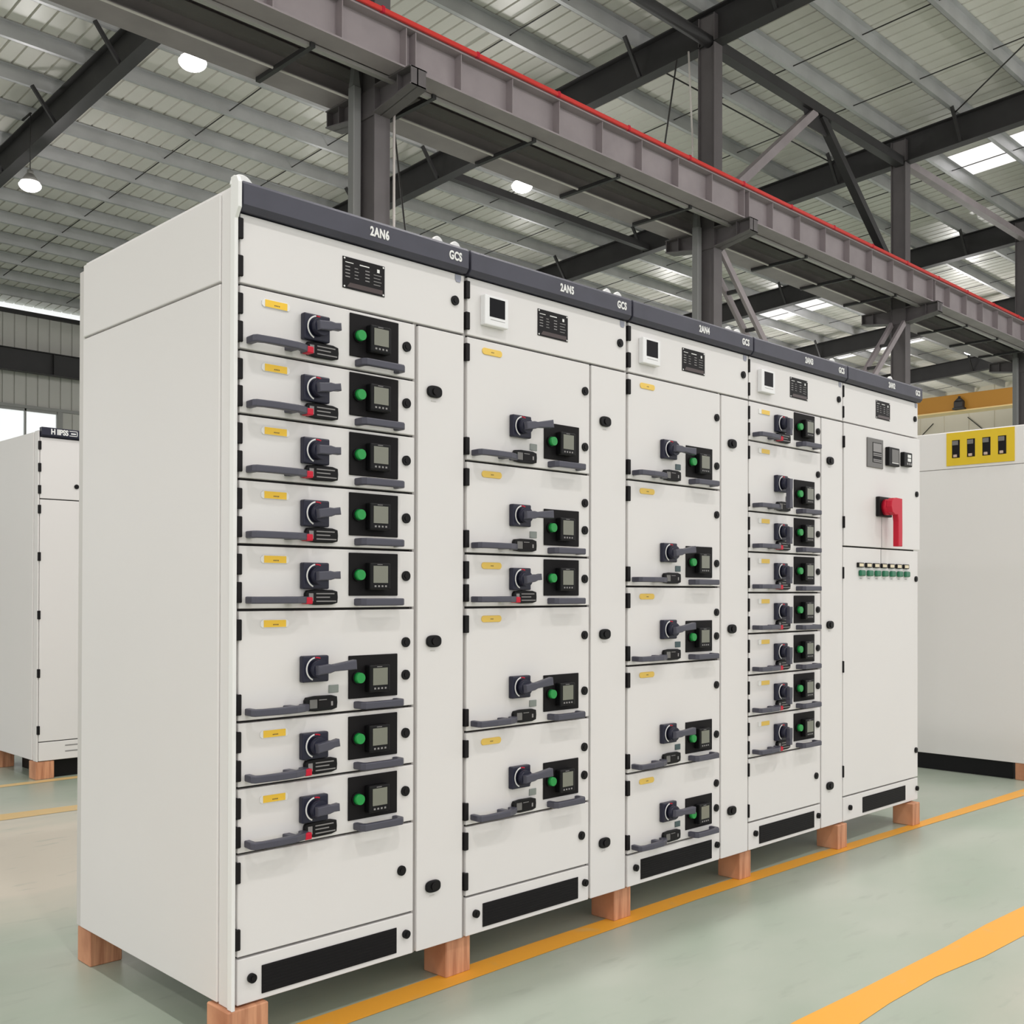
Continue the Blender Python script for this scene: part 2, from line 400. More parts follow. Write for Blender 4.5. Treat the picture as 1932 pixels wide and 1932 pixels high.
def make_cabinet(X, label, tag_text, layout, o):
    """layout: list of (kind, z_bottom) from the top down; kinds s, b drawers, d blank door"""
    c = thing('switchgear_cabinet', label, 'electrical cabinet', (X, 0, BZ), 'switchgear cabinets in the front row')
    W, D, H = .8, .955, 2.155
    u0 = o['u0']; ur = o.get('ur', .797); ud = o.get('ud', .593); uc = o.get('uc', .603)
    b = MB(); b.box(.001, W-.001, .030, D, 0.0, H, 'white', .002)
    b.box(.004, W-.004, .0245, .031, .004, H-.004, 'recess')
    ob('cabinet_body', b.done('cabinet_body'), c)
    for a, e in o.get('posts', []):
        ob('frame_post', MB().box(a, e, .010, .027, .003, 2.085, o.get('postmat', 'galv'), .001).done('frame_post'), c)
    # dark header fascia with white lettering
    h = ob('header_panel', MB().prism([(.024, 2.083), (-.014, 2.083), (-.026, 2.096), (-.026, 2.150), (-.020, 2.158), (.024, 2.158)], 'yz', .005, W-.005, 'slate', .002).done('header_panel'), c, label='dark slate header fascia')
    ob('lettering', lettering(tag_text), h, (.446, -.0268, 2.122), label='white letters reading '+tag_text)
    ob('lettering', lettering('GCS', .70), h, (.738, -.0268, 2.122), label='white letters reading GCS')
    # instrument door
    t0, t1 = 1.8945, 2.083
    dr = ob('instrument_door', face_mesh('instrument_door', ur-u0, t1-t0-2*GAP), c, (u0, 0, t0+GAP))
    def put(p, pu, pz, name, key, u, z, label=None): return ob(name, K[key], p, (u-pu, 0, z-pz), None, label)
    zz = t0+GAP
    hk = o.get('hk', 'hinge')
    for z in (2.039, 1.941): put(dr, u0, zz, 'hinge', hk, max(u0-.002, .0085 if hk == 'hinge' else 0), z)
    put(dr, u0, zz, 'nameplate', 'nameplate', o.get('np', .405), 1.995, 'black rating plate with pale print')
    put(dr, u0, zz, 'quarter_turn_lock', 'lock', .757, 1.994); put(dr, u0, zz, 'badge', 'badge', .771, 2.066)
    if o.get('wm'): put(dr, u0, zz, 'panel_meter', 'wmeter', .119, 1.9855, 'white square panel meter with a dark screen')
    ztop = t0
    if layout:
        for kind, zb in layout:
            if kind in 'sb': make_drawer(c, u0, ud, zb, ztop, kind, o)
            else:
                bd = ob('blank_door', face_mesh('blank_door', ud-u0, ztop-zb-2*GAP), c, (u0, 0, zb+GAP))
                put(bd, u0, zb+GAP, 'quarter_turn_lock', 'lock', .553, (ztop+zb)/2-.003)
                for z in (ztop-.047, zb+.050): put(bd, u0, zb+GAP, 'hinge', hk, max(u0-.002, .0085 if hk == 'hinge' else 0), z)
            ztop = zb
        # tall cable door on the right
        cd = ob('cable_door', face_mesh('cable_door', ur-uc, t0-.002-2*GAP), c, (uc, 0, .002+GAP), o.get('cdrot'))
        for z in (1.698, .937, .192): put(cd, uc, .002+GAP, 'swing_lock', 'oval', .673+o.get('ls', 0), z)
        xr = ud
    else: xr = o['ur']
    # ventilated base panel
    zb = ztop if layout else .121
    bp = ob('base_panel', face_mesh('base_panel', xr-u0, zb-.002-2*GAP), c, (u0, 0, .002+GAP))
    v0, v1 = o.get('vent', (.083, .536))
    vb = MB(); vb.box(v0-u0, v1-u0, -.003, .0, .0185-GAP, .0935-GAP, 'panel', .001)
    for k in range(8): vb.box(v0-u0+.004, v1-u0-.004, -.0040, -.0028, .0225+k*.0086-GAP, .0255+k*.0086-GAP, 'hinge')
    ob('vent_grille', vb.done('vent_grille'), bp, label='black ventilation grille')
    for u, z in o.get('knobs', ((.052, .070), (.570, .069))): put(bp, u0, .002+GAP, 'vent_knob', 'knob', u, z)
    for u in o.get('eyes', ()): ob('lifting_eye', K['eye'], c, (u, .035, 2.172), None, 'white lifting eye on the roof of the cabinet')
    return c

LT_A = 'yellow label in a white holder'; LT_B = 'rounded yellow label'; LT_C = 'pale yellow and white label'
c1 = make_cabinet(0, 'nearest off-white cabinet, headed 2AN6, with eight drawers and a blank side panel', '2AN6',
    [('s', 1.723), ('s', 1.554), ('s', 1.383), ('s', 1.211), ('s', 1.039), ('b', .745), ('s', .572), ('s', .399), ('d', .128)],
    dict(u0=.011, ud=.599, uc=.613, label='label_a', ltext=LT_A, np=.409, posts=[(-.003, .012), (.5995, .613), (.7972, .7996)], eyes=(.715, .788), postmat='galv'))
c2 = make_cabinet(.8, 'off-white cabinet headed 2AN5, second in the row, with five drawers and a blank door', '2AN5',
    [('b', 1.501), ('b', 1.2085), ('s', 1.038), ('b', .646), ('b', .351), ('d', .128)],
    dict(u0=.012, ud=.592, uc=.603, ur=.794, label='label_b', ltext=LT_B, np=.402, wm=True, posts=[(.0004, .012), (.7945, .7996)], eyes=(.725, .785), sticker='sticker_s'))
c3 = make_cabinet(1.6, 'off-white cabinet headed 2AN4, third in the row, five tall drawers down to the vent', '2AN4',
    [('b', 1.5015), ('b', 1.108), ('b', .8155), ('b', .4195), ('b', .1225)],
    dict(u0=.008, ud=.592, uc=.603, label='label_b', ltext=LT_B, np=.409, wm=True, posts=[(.0004, .008), (.592, .602)], eyes=(.70, .765), sticker='sticker_t', postmat='galv'))
c4 = make_cabinet(2.4, 'off-white cabinet, fourth in the row, with eight drawers whose levers point down', '2AN3',
    [('s', 1.727), ('b', 1.4285), ('s', 1.2575), ('s', 1.086), ('s', .913), ('s', .738), ('s', .565), ('s', .390), ('d', .121)],
    dict(u0=.004, ud=.592, uc=.603, label='label_c', ltext=LT_C, np=.401, wm=True, down=True, hk='hinge_n', eyes=(.76,)))
c5 = make_cabinet(3.2, 'off-white cabinet at the far end of the row with a bright red rotary handle', '2AN2', None,
    dict(u0=.004, ur=.794, np=.402, hk='hinge_n', vent=(.193, .648), knobs=((.065, .064), (.778, .064)), eyes=(.55,)))
# tall doors and instruments of the incoming cabinet
ud_ = ob('upper_door', face_mesh('upper_door', .806, 1.8945-1.306-2*GAP), c5, (.004, -.004, 1.306+GAP))
ld_ = ob('lower_door', face_mesh('lower_door', .790, 1.306-.121-2*GAP), c5, (.004, 0, .121+GAP))
def on(p, name, b, label=None):
    o = ob(name, b.done(name), p, (-.004, 0, -p.location.z), None, label); return o
b = MB().box(.225, .389, -.006, 0, 1.701, 1.845, 'meter_grey', .002).box(.276, .368, -.0075, -.005, 1.727, 1.826, 'hinge', .001)
b.box(.280, .364, -.0082, -.007, 1.780, 1.822, 'grey')
for z in (1.771, 1.762, 1.741, 1.733): b.box(.280, .364, -.0082, -.007, z-.0025, z+.0025, 'grey')
on(ud_, 'power_meter', b, 'grey rectangular power meter')
b = MB().box(.419, .534, -.022, 0, 1.722, 1.815, 'black', .003).box(.449, .522, -.0228, -.0212, 1.737, 1.805, 'meter_grey').box(.449, .522, -.0232, -.0212, 1.735, 1.7385, 'mark')
on(ud_, 'panel_meter', b, 'black panel meter with a grey screen')
b = MB().box(.585, .676, -.022, 0, 1.733, 1.805, 'black', .003).box(.622, .658, -.0232, -.0212, 1.778, 1.794, 'mark').box(.622, .658, -.0232, -.0212, 1.758, 1.774, 'mark')
for k in range(3): b.box(.613+k*.02, .627+k*.02, -.0232, -.0212, 1.741, 1.752, 'grey')
on(ud_, 'panel_meter', b, 'small black meter with two white readouts')
b = MB().box(.320, .456, -.020, 0, 1.463, 1.561, 'hinge', .003); on(ud_, 'switch_plate', b, 'black square switch plate')
b = MB().cyl((.378, -.020, 1.510), (.378, -.050, 1.510), .040, 'red', 32)
b.prism([(.336, 1.510), (.342, 1.538), (.362, 1.552), (.395, 1.556), (.455, 1.554), (.457, 1.40), (.456, 1.316), (.412, 1.316), (.412, 1.44), (.404, 1.472), (.378, 1.470), (.348, 1.482)], 'xz', -.074, -.044, 'red', .004, 2)
b.box(.448, .460, -.066, -.050, 1.528, 1.544, 'badge', .002)
on(ud_, 'rotary_handle', b, 'bright red rotary handle turned down')
on(ud_, 'cord', MB().box(.381, .3825, -.0018, -.0003, 1.311, 1.463, 'grey'))
on(ld_, 'cord', MB().box(.381, .3825, -.0018, -.0003, 1.232, 1.302, 'grey'))
for k in range(7):
    x = .164+k*.0803
    b = MB().box(x-.030, x+.030, -.010, 0, 1.2085, 1.2315, 'hinge', .002).box(x-.021, x+.021, -.0112, -.0095, 1.2125, 1.2275, 'cream')
    on(ld_, 'indicator_window', b, 'small cream indicator window')
    x = .176+k*.0797
    b = MB().box(x-.025, x+.025, -.016, 0, 1.1665, 1.1955, 'green2', .006, 2).box(x-.012, x+.012, -.0005, 0, 1.154, 1.157, 'grey')
    on(ld_, 'indicator_light', b, 'square green indicator light')
for p, z in ((ud_, 1.601), (ld_, 1.158), (ld_, .264)): ob('quarter_turn_lock', K['lock'], p, (.765, 0, z-p.location.z))
for p, z in ((ud_, 1.80), (ud_, 1.42), (ld_, 1.18), (ld_, .736), (ld_, .242)): ob('hinge', K['hinge_n'], p, (-.002, 0, z-p.location.z))

# near end of the row: corner post, side panels, rear post
ob('side_panel', MB().box(-.014, .001, .062, .940, 0.004, 1.9015, 'white', .003).done('side_panel'), c1)
ob('side_panel', MB().box(-.014, .001, .062, .940, 1.9075, 2.140, 'white', .003, 2).done('side_panel'), c1)
b = MB(); b.prism([(.060, 2.142), (.060, 0), (.012, 0), (.012, 2.142)], 'yz', -.010, .001, 'white', .003)
ob('corner_post', b.done('corner_post'), c1)
b = MB(); b.prism([(-.012, 0.0), (-.012, 2.06), (-.030, 2.085), (-.030, 2.150), (-.022, 2.166), (-.006, 2.172), (.010, 2.170), (.011, 2.150), (.011, 0.0)], 'yz', -.0125, -.0015, 'trim', .002, 2)
b.prism([(.020+.034*math.cos(t), 2.150+.034*math.sin(t)) for t in [PI*k/16 for k in range(17)]], 'xz', .004, .014, 'trim', .002)
ob('edge_trim', b.done('edge_trim'), c1, label='glossy white trim with a rounded top along the front corner')
b = MB().box(-.008, .012, .942, .985, 0.0, 2.128, 'post', .004, 2); ob('rear_post', b.done('rear_post'), c1)
# far end
ob('side_panel', MB().box(.799, .806, .03, .94, .004, 2.14, 'white', .002).done('side_panel'), c5)

# ------------------------------------------------------------------ timber blocks
def block(x0, x1, y0, y1, label, tilt=0):
    m = MB().box(-(x1-x0)/2, (x1-x0)/2, -(y1-y0)/2, (y1-y0)/2, 0, BZ-.0006, 'wood', .003).done('timber_block')
    o = ob('timber_block', m, None, ((x0+x1)/2, (y0+y1)/2, 0), (0, 0, tilt)); tag(o, label, 'wooden block', 'timber blocks under the cabinets'); return o
block(-.022, .098, -.012, .10, 'wooden block under the front corner of the 2AN6 cabinet, cut off by the bottom edge')
block(.745, .850, .020, .125, 'wooden block between the 2AN6 and 2AN5 cabinets, on the yellow line', .03)
block(1.560, 1.655, .022, .135, 'split wooden block between the 2AN5 and 2AN4 cabinets')
block(2.362, 2.445, .015, .125, 'wooden block between the 2AN4 and 2AN3 cabinets')
block(3.135, 3.220, -.012, .10, 'wooden block under the joint before the far end cabinet')
block(3.875, 3.955, -.030, .08, 'wooden block under the far right corner of the front row')
block(-.006, .100, .880, .978, 'wooden block under the rear left corner of the 2AN6 cabinet')

# ------------------------------------------------------------------ cabinet row behind on the left
lc = thing('switchgear_cabinet', 'off-white cabinet standing far left behind the front row, dark header with white lettering', 'electrical cabinet', (1.135, 4.40, BZ))
ob('cabinet_body', MB().box(.002, .798, .030, .955, 0, 2.095, 'white', .002).box(.004, .796, .0245, .031, .004, 2.09, 'recess').done('cabinet_body'), lc)
h = ob('header_panel', MB().prism([(.024, 2.062), (-.012, 2.062), (-.020, 2.072), (-.020, 2.116), (-.012, 2.122), (.024, 2.122)], 'yz', .008, .792, 'navy', .003).done('header_panel'), lc, label='dark blue header fascia')
me = text_mesh('H IIPSS', .046, 'mark', .86, .0008, .95, .0012); ob('lettering', me, h, (.118, -.0208, 2.094), label='white block lettering')
b = MB()
for q in ((.180, .232, 2.108, 2.112), (.180, .232, 2.078, 2.082), (.228, .232, 2.078, 2.112), (.19, .222, 2.090, 2.098)): b.box(q[0], q[1], -.0212, -.0198, q[2], q[3], 'mark')
ob('lettering', b.done('lettering'), h, label='white lettering frame')
d1 = ob('upper_door', face_mesh('upper_door', .786, .388), lc, (.006, 0, 1.670)); d2 = ob('lower_door', face_mesh('lower_door', .786, 1.536), lc, (.006, 0, .127))
d3 = ob('base_panel', face_mesh('base_panel', .786, .117), lc, (.006, 0, .004))
for z in (2.005, 1.865, 1.725): ob('hinge', K['hinge'], d1, (-.004, 0, z-1.670))
for z in (1.60, 1.30, .93, .56, .20): ob('hinge', K['hinge'], d2, (-.004, 0, z-.127))
ob('quarter_turn_lock', K['lock'], d1, (.229, 0, 1.757-1.670))
for z in (.045, .082): ob('vent_slot', MB().box(.165, .62, -.001, .001, z, z+.008, 'grey').done('vent_slot'), d3)
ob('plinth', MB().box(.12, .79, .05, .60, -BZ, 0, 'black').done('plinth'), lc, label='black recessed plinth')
ob('side_panel', MB().box(-.010, .003, .075, .93, .004, 2.095, 'white', .003).done('side_panel'), lc)
ob('corner_post', MB().box(-.006, .004, .004, .068, 0, 2.10, 'white', .003).done('corner_post'), lc)
block(1.125, 1.240, 4.405, 4.52, 'wooden block under the front corner of the cabinet far left')
block(1.125, 1.225, 5.06, 5.18, 'wooden block under the side of the cabinet far left')

# ------------------------------------------------------------------ cabinet of the next row on the right
rc = thing('switchgear_cabinet', 'plain grey-white cabinet side at the right edge with a yellow slotted board', 'electrical cabinet', (5.65, .012, BZ))
ob('cabinet_body', MB().box(.012, .80, 0, .955, 0, 2.165, 'white', .003).done('cabinet_body'), rc)
ob('side_panel', MB().box(0, .0115, .012, .945, -.004, 1.912, 'white', .002).done('side_panel'), rc)
ob('side_panel', MB().box(0, .0115, .012, .945, 1.916, 2.16, 'white', .002).done('side_panel'), rc)
b = MB(); y0, y1, z0, z1 = .105, .545, 1.935, 2.155; sl = [(.455, .508), (.355, .408), (.255, .308), (.155, .208)]; sz0, sz1 = 1.985, 2.105
b.box(-.006, 0, y0, y1, z0, sz0, 'board'); b.box(-.006, 0, y0, y1, sz1, z1, 'board')
edges = [y0]+[v for s_ in sorted(sl) for v in s_]+[y1]
for k in range(0, len(edges), 2): b.box(-.006, 0, edges[k], edges[k+1], sz0, sz1, 'board')
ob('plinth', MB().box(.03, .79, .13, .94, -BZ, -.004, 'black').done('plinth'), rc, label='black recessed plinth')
bd = ob('busbar_cover', b.done('busbar_cover'), rc, label='bright yellow board with four slots')
for a, e in sl:
    b = MB().box(-.0035, -.0002, a, e, sz0, sz1, 'hinge').box(-.016, -.003, a+.018, e-.012, sz0+.004, sz0+.022, 'copper', .002).box(-.010, -.003, a+.012, e-.002, sz1-.035, sz1-.006, 'meter_grey', .002)
    ob('busbar_end', b.done('busbar_end'), bd)
block(5.66, 5.76, .02, .12, 'wooden block under the front corner of the right-hand cabinet')

# ------------------------------------------------------------------ floor
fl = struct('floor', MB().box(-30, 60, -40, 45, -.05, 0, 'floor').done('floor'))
def strip(pts, m, name='painted_line', label=None):
    bm = MB(); i = bm.mi(m); v = [(bm.bm.verts.new((x, a, .0012)), bm.bm.verts.new((x, b_, .0012))) for x, a, b_ in pts]
    for p, q in zip(v[:-1], v[1:]): f = bm.bm.faces.new((p[1], q[1], q[0], p[0])); f.material_index = i
    ob(name, bm.done(name), fl, (0, 0, 0), None, label)
strip([(-3, .050, -.055), (.3, .048, -.052), (1.2, .064, -.035), (2.0, .060, -.026), (3.0, .030, -.045), (3.9, -.005, -.068), (5.2, -.035, -.125), (9, -.12, -.30)], 'line', label='orange-yellow line painted along the foot of the cabinets')
strip([(-3, -.90, -1.055), (1.25, -.910, -1.048), (1.55, -.922, -1.034), (1.85, -.930, -1.036), (2.15, -.938, -1.068), (2.5, -.936, -1.080), (2.9, -.95, -1.09), (9, -1.02, -1.17)], 'line', label='wide yellow line painted across the aisle')
strip([(-3, 3.50, 3.36), (.6, 3.49, 3.33), (1.0, 3.46, 3.32), (12, 3.45, 3.31)], 'linepale', label='faded yellow line painted behind the cabinets')
strip([(-3, 4.385, 4.30), (14, 4.385, 4.30)], 'linepale', label='faded yellow line at the foot of the rear cabinet')

# ------------------------------------------------------------------ hall: roof, walls
S = .05
CX, PITCH = 5.15, 6.0           # first column, bay length
RY0, RY1 = -9.0, 26.5
def zr(y, a): return a - S*y
SKY = [(19.30, 20.55, -9.0, 6.42), (31.3, 32.5, -9.0, 24.0), (25.3, 26.5, -9.0, 5.0), (25.3, 26.5, 10.5, 15.0)] + [(x_, x_+1.25, -9.0, 1.9) for x_ in (-4.7, 1.3, 7.3, 13.3)]  # the near-bay strips at the end are unseen, added to let in light
bm = MB(); i = bm.mi('roof'); x = -9.0; A = 10.085
while x < 41.3:
    x1 = x+.25
    ivs = [(RY0, RY1+.2)]
    for a, b_, c_, d_ in SKY:
        if a-.01 < (x+x1)/2 < b_+.01:
            nv = []
            for p, q in ivs:
                if c_ > p: nv.append((p, min(q, c_)))
                if d_ < q: nv.append((max(p, d_), q))
            ivs = nv
    for p, q in ivs:
        prof = [(x, .0), (x+.212, .0), (x+.219, .032), (x+.243, .032), (x+.25, 0)]
        va = [bm.bm.verts.new((u, p, zr(p, A)+h_)) for u, h_ in prof]; vb = [bm.bm.verts.new((u, q, zr(q, A)+h_)) for u, h_ in prof]
        for k in range(4): f = bm.bm.faces.new((va[k], vb[k], vb[k+1], va[k+1])); f.material_index = i
    x = x1
roof = struct('ceiling', bm.done('ceiling'))
for n, (a, b_, c_, d_) in enumerate(SKY):
    p = MB(); i = p.mi('skypane'); vs = [p.bm.verts.new(q) for q in ((a-.06, c_, zr(c_, A+.03)), (b_+.06, c_, zr(c_, A+.03)), (b_+.06, d_, zr(d_, A+.03)), (a-.06, d_, zr(d_, A+.03)))]
    p.bm.faces.new(vs); ob('rooflight', p.done('rooflight'), roof, label='translucent rooflight strip')

# far long wall: ribbed sheet with a window band and a clerestory strip under the roof
WY = RY1
def ribbed(x0, x1, z0, z1, m='wall', pitch=.30):
    b = MB(); i = b.mi(m); x = x0
    while x < x1-.01:
        prof = [(x, 0), (x+pitch-.035, 0), (x+pitch-.03, .035), (x+pitch-.006, .035), (x+pitch, 0)]
        va = [b.bm.verts.new((min(u, x1), h_, z0)) for u, h_ in prof]; vb = [b.bm.verts.new((min(u, x1), h_, z1)) for u, h_ in prof]
        for k in range(4): f = b.bm.faces.new((va[k], va[k+1], vb[k+1], vb[k])); f.material_index = i
        x += pitch
    return b
WX = 9.82
wf = struct('wall_far', ribbed(-9, 41.3, 6.06, 8.54).done('wall_far'), (0, WY, 0))
ob('wall_sheet', ribbed(WX+.10, 12.2, 0, 5.99).done('wall_sheet'), wf)
ob('wall_sheet', ribbed(12.2, 41.3, 0, 1.2).done('wall_sheet'), wf)
ob('wall_sheet', ribbed(-9, WX, 0, 3.2).done('wall_sheet'), wf)
ob('wall_rail', MB().box(-9, 41.3, -.09, -.005, 5.985, 6.065, 'frame').done('wall_rail'), wf)
ob('wall_rail', MB().box(-9, 41.3, -.14, -.005, 7.44, 7.52, 'frame').done('wall_rail'), wf)
ob('wall_rail', MB().box(-9, 41.3, -.12, -.005, 8.44, 8.54, 'steeldark').done('wall_rail'), wf)
w1 = MB()
for k in range(13):
    xx = WX-.86-1.25*(k-1) if k else WX-.02
    w1.box(xx-.022, xx+.022, -.05, .03, 3.2, 5.99, 'frame')
w1.box(WX-.03, WX+.11, -.06, .04, 0, 5.99, 'frame').box(WX-17, WX, -.05, .03, 3.2, 3.27, 'frame').box(WX-17, WX, -.05, .03, 5.92, 5.99, 'frame').box(WX-17, WX, -.045, .02, 4.60, 4.64, 'frame')
wn = struct('window_1', w1.done('window_frame'), (0, WY, 0))
ob('window_pane', MB().box(WX-17, WX-.03, -.004, .004, 3.25, 5.94, 'pane').done('window_pane'), wn)
w3 = MB()  # unseen window band, added to brighten the far bay floor and roof
for k in range(24): w3.box(12.2+1.26*k-.03, 12.2+1.26*k+.03, -.05, .03, 1.2, 5.99, 'frame')
w3.box(12.2, 41.2, -.05, .03, 1.2, 1.28, 'frame').box(12.2, 41.2, -.05, .03, 3.55, 3.62, 'frame').box(12.2, 41.2, -.05, .03, 5.92, 5.99, 'frame')
wn3 = struct('window_added_3', w3.done('window_frame'), (0, WY, 0))
ob('window_pane', MB().box(12.25, 41.2, -.004, .004, 1.25, 5.94, 'pane').done('window_pane'), wn3)
wn2 = struct('window_2', MB().box(-9, 41.3, -.02, .02, 8.535, 8.56, 'frame').done('window_frame'), (0, WY, 0))
ob('window_pane', MB().box(-9, 41.3, -.004, .004, 8.56, 8.80, 'pane').done('window_pane'), wn2)

# end wall with ribbed beige sheets
EX = 41.35
b = MB(); i = b.mi('endwall'); y = RY0
while y < RY1:
    prof = [(y, 0), (y+.94, 0), (y+.955, .03), (y+.985, .03), (y+1.0, 0)]
    z0 = 6.2
    va = [b.bm.verts.new((h_, u, z0)) for u, h_ in prof]; vb = [b.bm.verts.new((h_, u, zr(u, A)+.05)) for u, h_ in prof]
    for k in range(4): f = b.bm.faces.new((va[k], vb[k], vb[k+1], va[k+1])); f.material_index = i
    y += 1.0
ew = struct('wall_end', b.done('wall_end'), (EX, 0, 0))
b = MB(); b.box(-.02, .05, 6.0, RY1, 0, 1.2, 'endwall'); ob('wall_sheet', b.done('wall_sheet'), ew)
b = MB()  # window band out of sight, added for more light at the far end
for k in range(17): b.box(-.05, .03, 6.0+1.25*k, 6.06+1.25*k, 1.2, 6.2, 'frame')
b.box(-.05, .03, 6.0, RY1, 1.2, 1.28, 'frame').box(-.05, .03, 6.0, RY1, 3.6, 3.67, 'frame').box(-.05, .03, 6.0, RY1, 6.12, 6.22, 'frame')
wn4 = struct('window_added_4', b.done('window_frame'), (EX, 0, 0))
ob('window_pane', MB().box(-.004, .004, 6.0, RY1, 1.25, 6.15, 'pane').done('window_pane'), wn4)
for a, e in (((12.2, 8.2), (15.0, 5.6)), ((15.0, 8.2), (12.2, 5.6)), ((16.4, 8.1), (19.2, 5.5)), ((18.6, 8.1), (15.9, 5.6)), ((20.5, 8.0), (23, 5.5))):
    ob('wall_brace', MB().tube([(-.08, a[0], a[1]), (-.08, e[0], e[1])], .018, 'rod').done('wall_brace'), ew)

# gable wall behind the camera: sheet above a wide open doorway
gw = struct('wall_left', MB().prism([(RY0, 6.0), (RY0, zr(RY0, A)+.05), (RY1, zr(RY1, A)+.05), (RY1, 6.0)], 'yz', -9.1, -9.0, 'wall').done('wall_left'))

# ------------------------------------------------------------------ steel columns
CY0, CY1 = 6.25, 6.53
COLN = ['nearest steel column behind the 2AN6 cabinet, carrying both runway beams on brackets',
        'second steel column, rising behind the 2AN4 cabinet up to the roof tie',
        'third steel column, behind the far end of the front row', 'fourth steel column at the right edge of the view']
for k in range(4):
    X = CX+PITCH*k
    t = thing('steel_column', COLN[k], 'steel column', (X, CY0, 0), 'steel columns along the runway')
    ztop = zr(6.4, 9.36)+.42
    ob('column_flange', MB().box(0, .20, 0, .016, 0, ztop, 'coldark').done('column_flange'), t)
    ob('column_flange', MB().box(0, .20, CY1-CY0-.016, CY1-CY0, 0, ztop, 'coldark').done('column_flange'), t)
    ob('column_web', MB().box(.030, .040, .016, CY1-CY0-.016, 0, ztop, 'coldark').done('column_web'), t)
    ob('base_plate', MB().box(-.01, .24, -.08, .36, 0, .025, 'coldark').done('base_plate'), t)
    # front bracket: tapered I-section, and rear bracket
    def bracket(y0, y1, zb0, zb1, zt):
        b = MB(); sgn = 1 if y1 > y0 else -1
        b.prism([(y0, zb0), (y1, zb1), (y1, zt), (y0, zt)], 'yz', .070, .085, 'coldark')
        b.prism([(y0, zb0), (y1, zb1), (y1, zb1+.014), (y0, zb0+.014)], 'yz', -.02, .20, 'coldark')
        b.box(-.02, .20, min(y0, y1), max(y0, y1), zt-.012, zt, 'coldark')
        b.box(-.005, .185, min(y1, y1-sgn*.014), max(y1, y1-sgn*.014), zb1, zt, 'coldark')
        ym = y0+(y1-y0)*.62; zm = zb0+(zb1-zb0)*.62
        b.box(.0, .18, ym-.006, ym+.006, zm, zt, 'coldark')
        return b.done('bracket')
    ob('bracket', bracket(0, -.60, 6.10, 6.20, 6.385), t); ob('bracket', bracket(CY1-CY0, CY1-CY0+.57, 6.12, 6.20, 6.385), t)
    ob('bracket_stiffener', MB().box(.012, .19, .016, CY1-CY0-.016, 6.10, 6.385, 'coldark').done('bracket_stiffener'), t)

for k, lab in ((0, 'grey square downpipe beside the nearest steel column'), (1, 'grey square downpipe beside the second steel column'), (3, 'grey downpipe beside the column at the right edge')):
    X = CX+PITCH*k
    b = MB().box(X-.122, X-.026, 6.44, 6.545, 0, 6.42, 'gpipe', .008); b.prism([(X-.122, 6.42), (X-.026, 6.42), (X-.06, 6.70), (X-.085, 6.72)], 'xz', 6.46, 6.53, 'gpipe')
    tag(ob('downpipe', b.done('downpipe')), lab, 'downpipe')
tag(ob('conduit', MB().tube([(5.365, 6.20, 0), (5.365, 6.20, 6.34)], .014, 'wpipe', 10).done('conduit')), 'thin white conduit running down beside the nearest column', 'conduit')
tag(ob('conduit', MB().tube([(11.11, 6.58, 6.86), (11.11, 6.60, 7.8), (11.10, 6.66, 9.02)], .014, 'wpipe', 10).done('conduit')), 'thin pale cable running up beside the second column above the red bar', 'conduit')

# ------------------------------------------------------------------ crane runway beams
BX0, BX1 = -.85, 41.1
def runway(yc, fw, label, zb=6.390, zt=6.815, pm='steel'):
    t = thing('crane_runway_beam', label, 'crane beam', (0, yc, 0))
    ob('bottom_flange', MB().box(BX0, BX1, -fw/2, fw/2, zb, zb+.018, pm).done('bottom_flange'), t)
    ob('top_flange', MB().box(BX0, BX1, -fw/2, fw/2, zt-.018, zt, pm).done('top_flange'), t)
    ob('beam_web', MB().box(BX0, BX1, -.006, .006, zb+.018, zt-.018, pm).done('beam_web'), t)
    return t
nb = runway(5.865, .24, 'near crane runway beam with ribs, red bar along its top')
stm = MB().box(-.005, .005, -.108, -.006, 6.408, 6.797, 'steel').done('stiffener')
j = 0; xs = []
while CX-3.75+.75*j < 40.8: xs.append(CX-3.75+.75*j); j += 1
for x in xs:
    if abs((x-CX) % PITCH) < .01 or abs((x-CX) % PITCH-PITCH) < .01:
        ob('stiffener', stm, nb, (x+.02, 0, 0)); ob('stiffener', stm, nb, (x+.14, 0, 0))
    else: ob('stiffener', stm, nb, (x, 0, 0))
for k in range(16): ob('tie_bar', MB().bar((4.22+1.5*k, .11, 6.365), (4.22+1.5*k, 1.10, 6.365), .05, .045, 'steeldark').done('tie_bar'), nb)
ob('crane_rail', MB().box(BX0, BX1, -.03, .03, 6.815, 6.90, 'steeldark').done('crane_rail'), nb)
cb = thing('conductor_bar', 'long red conductor bar along the top of the near runway beam', 'conductor bar', (0, 5.74, 6.815))
ob('bar_casing', MB().box(BX0, BX1, -.030, .006, .004, .052, 'scarlet', .006).done('bar_casing'), cb)
for k in range(28): ob('clamp', MB().box(1.1+1.25*k-.02, 1.1+1.25*k+.02, -.034, .012, 0, .062, 'red', .004).done('clamp'), cb)
rb = runway(6.84, .36, 'rear crane runway beam on the far brackets, in shade behind the columns')
ob('crane_rail', MB().box(BX0, BX1, -.03, .03, 6.815, 6.90, 'steeldark').done('crane_rail'), rb)
tag(ob('walkway_plate', MB().box(BX0, BX1, 5.99, 6.66, 6.83, 6.845, 'steeldark').done('walkway_plate')), 'dark walkway plate bridging the two runway beams', 'walkway')
tag(ob('cable_channel', MB().prism([(6.00, 6.352), (6.06, 6.352), (6.06, 6.388), (6.00, 6.388)], 'yz', BX0, BX1, 'galv').done('cable_channel')), 'thin galvanised channel under the inner edge of the near runway beam', 'cable channel')
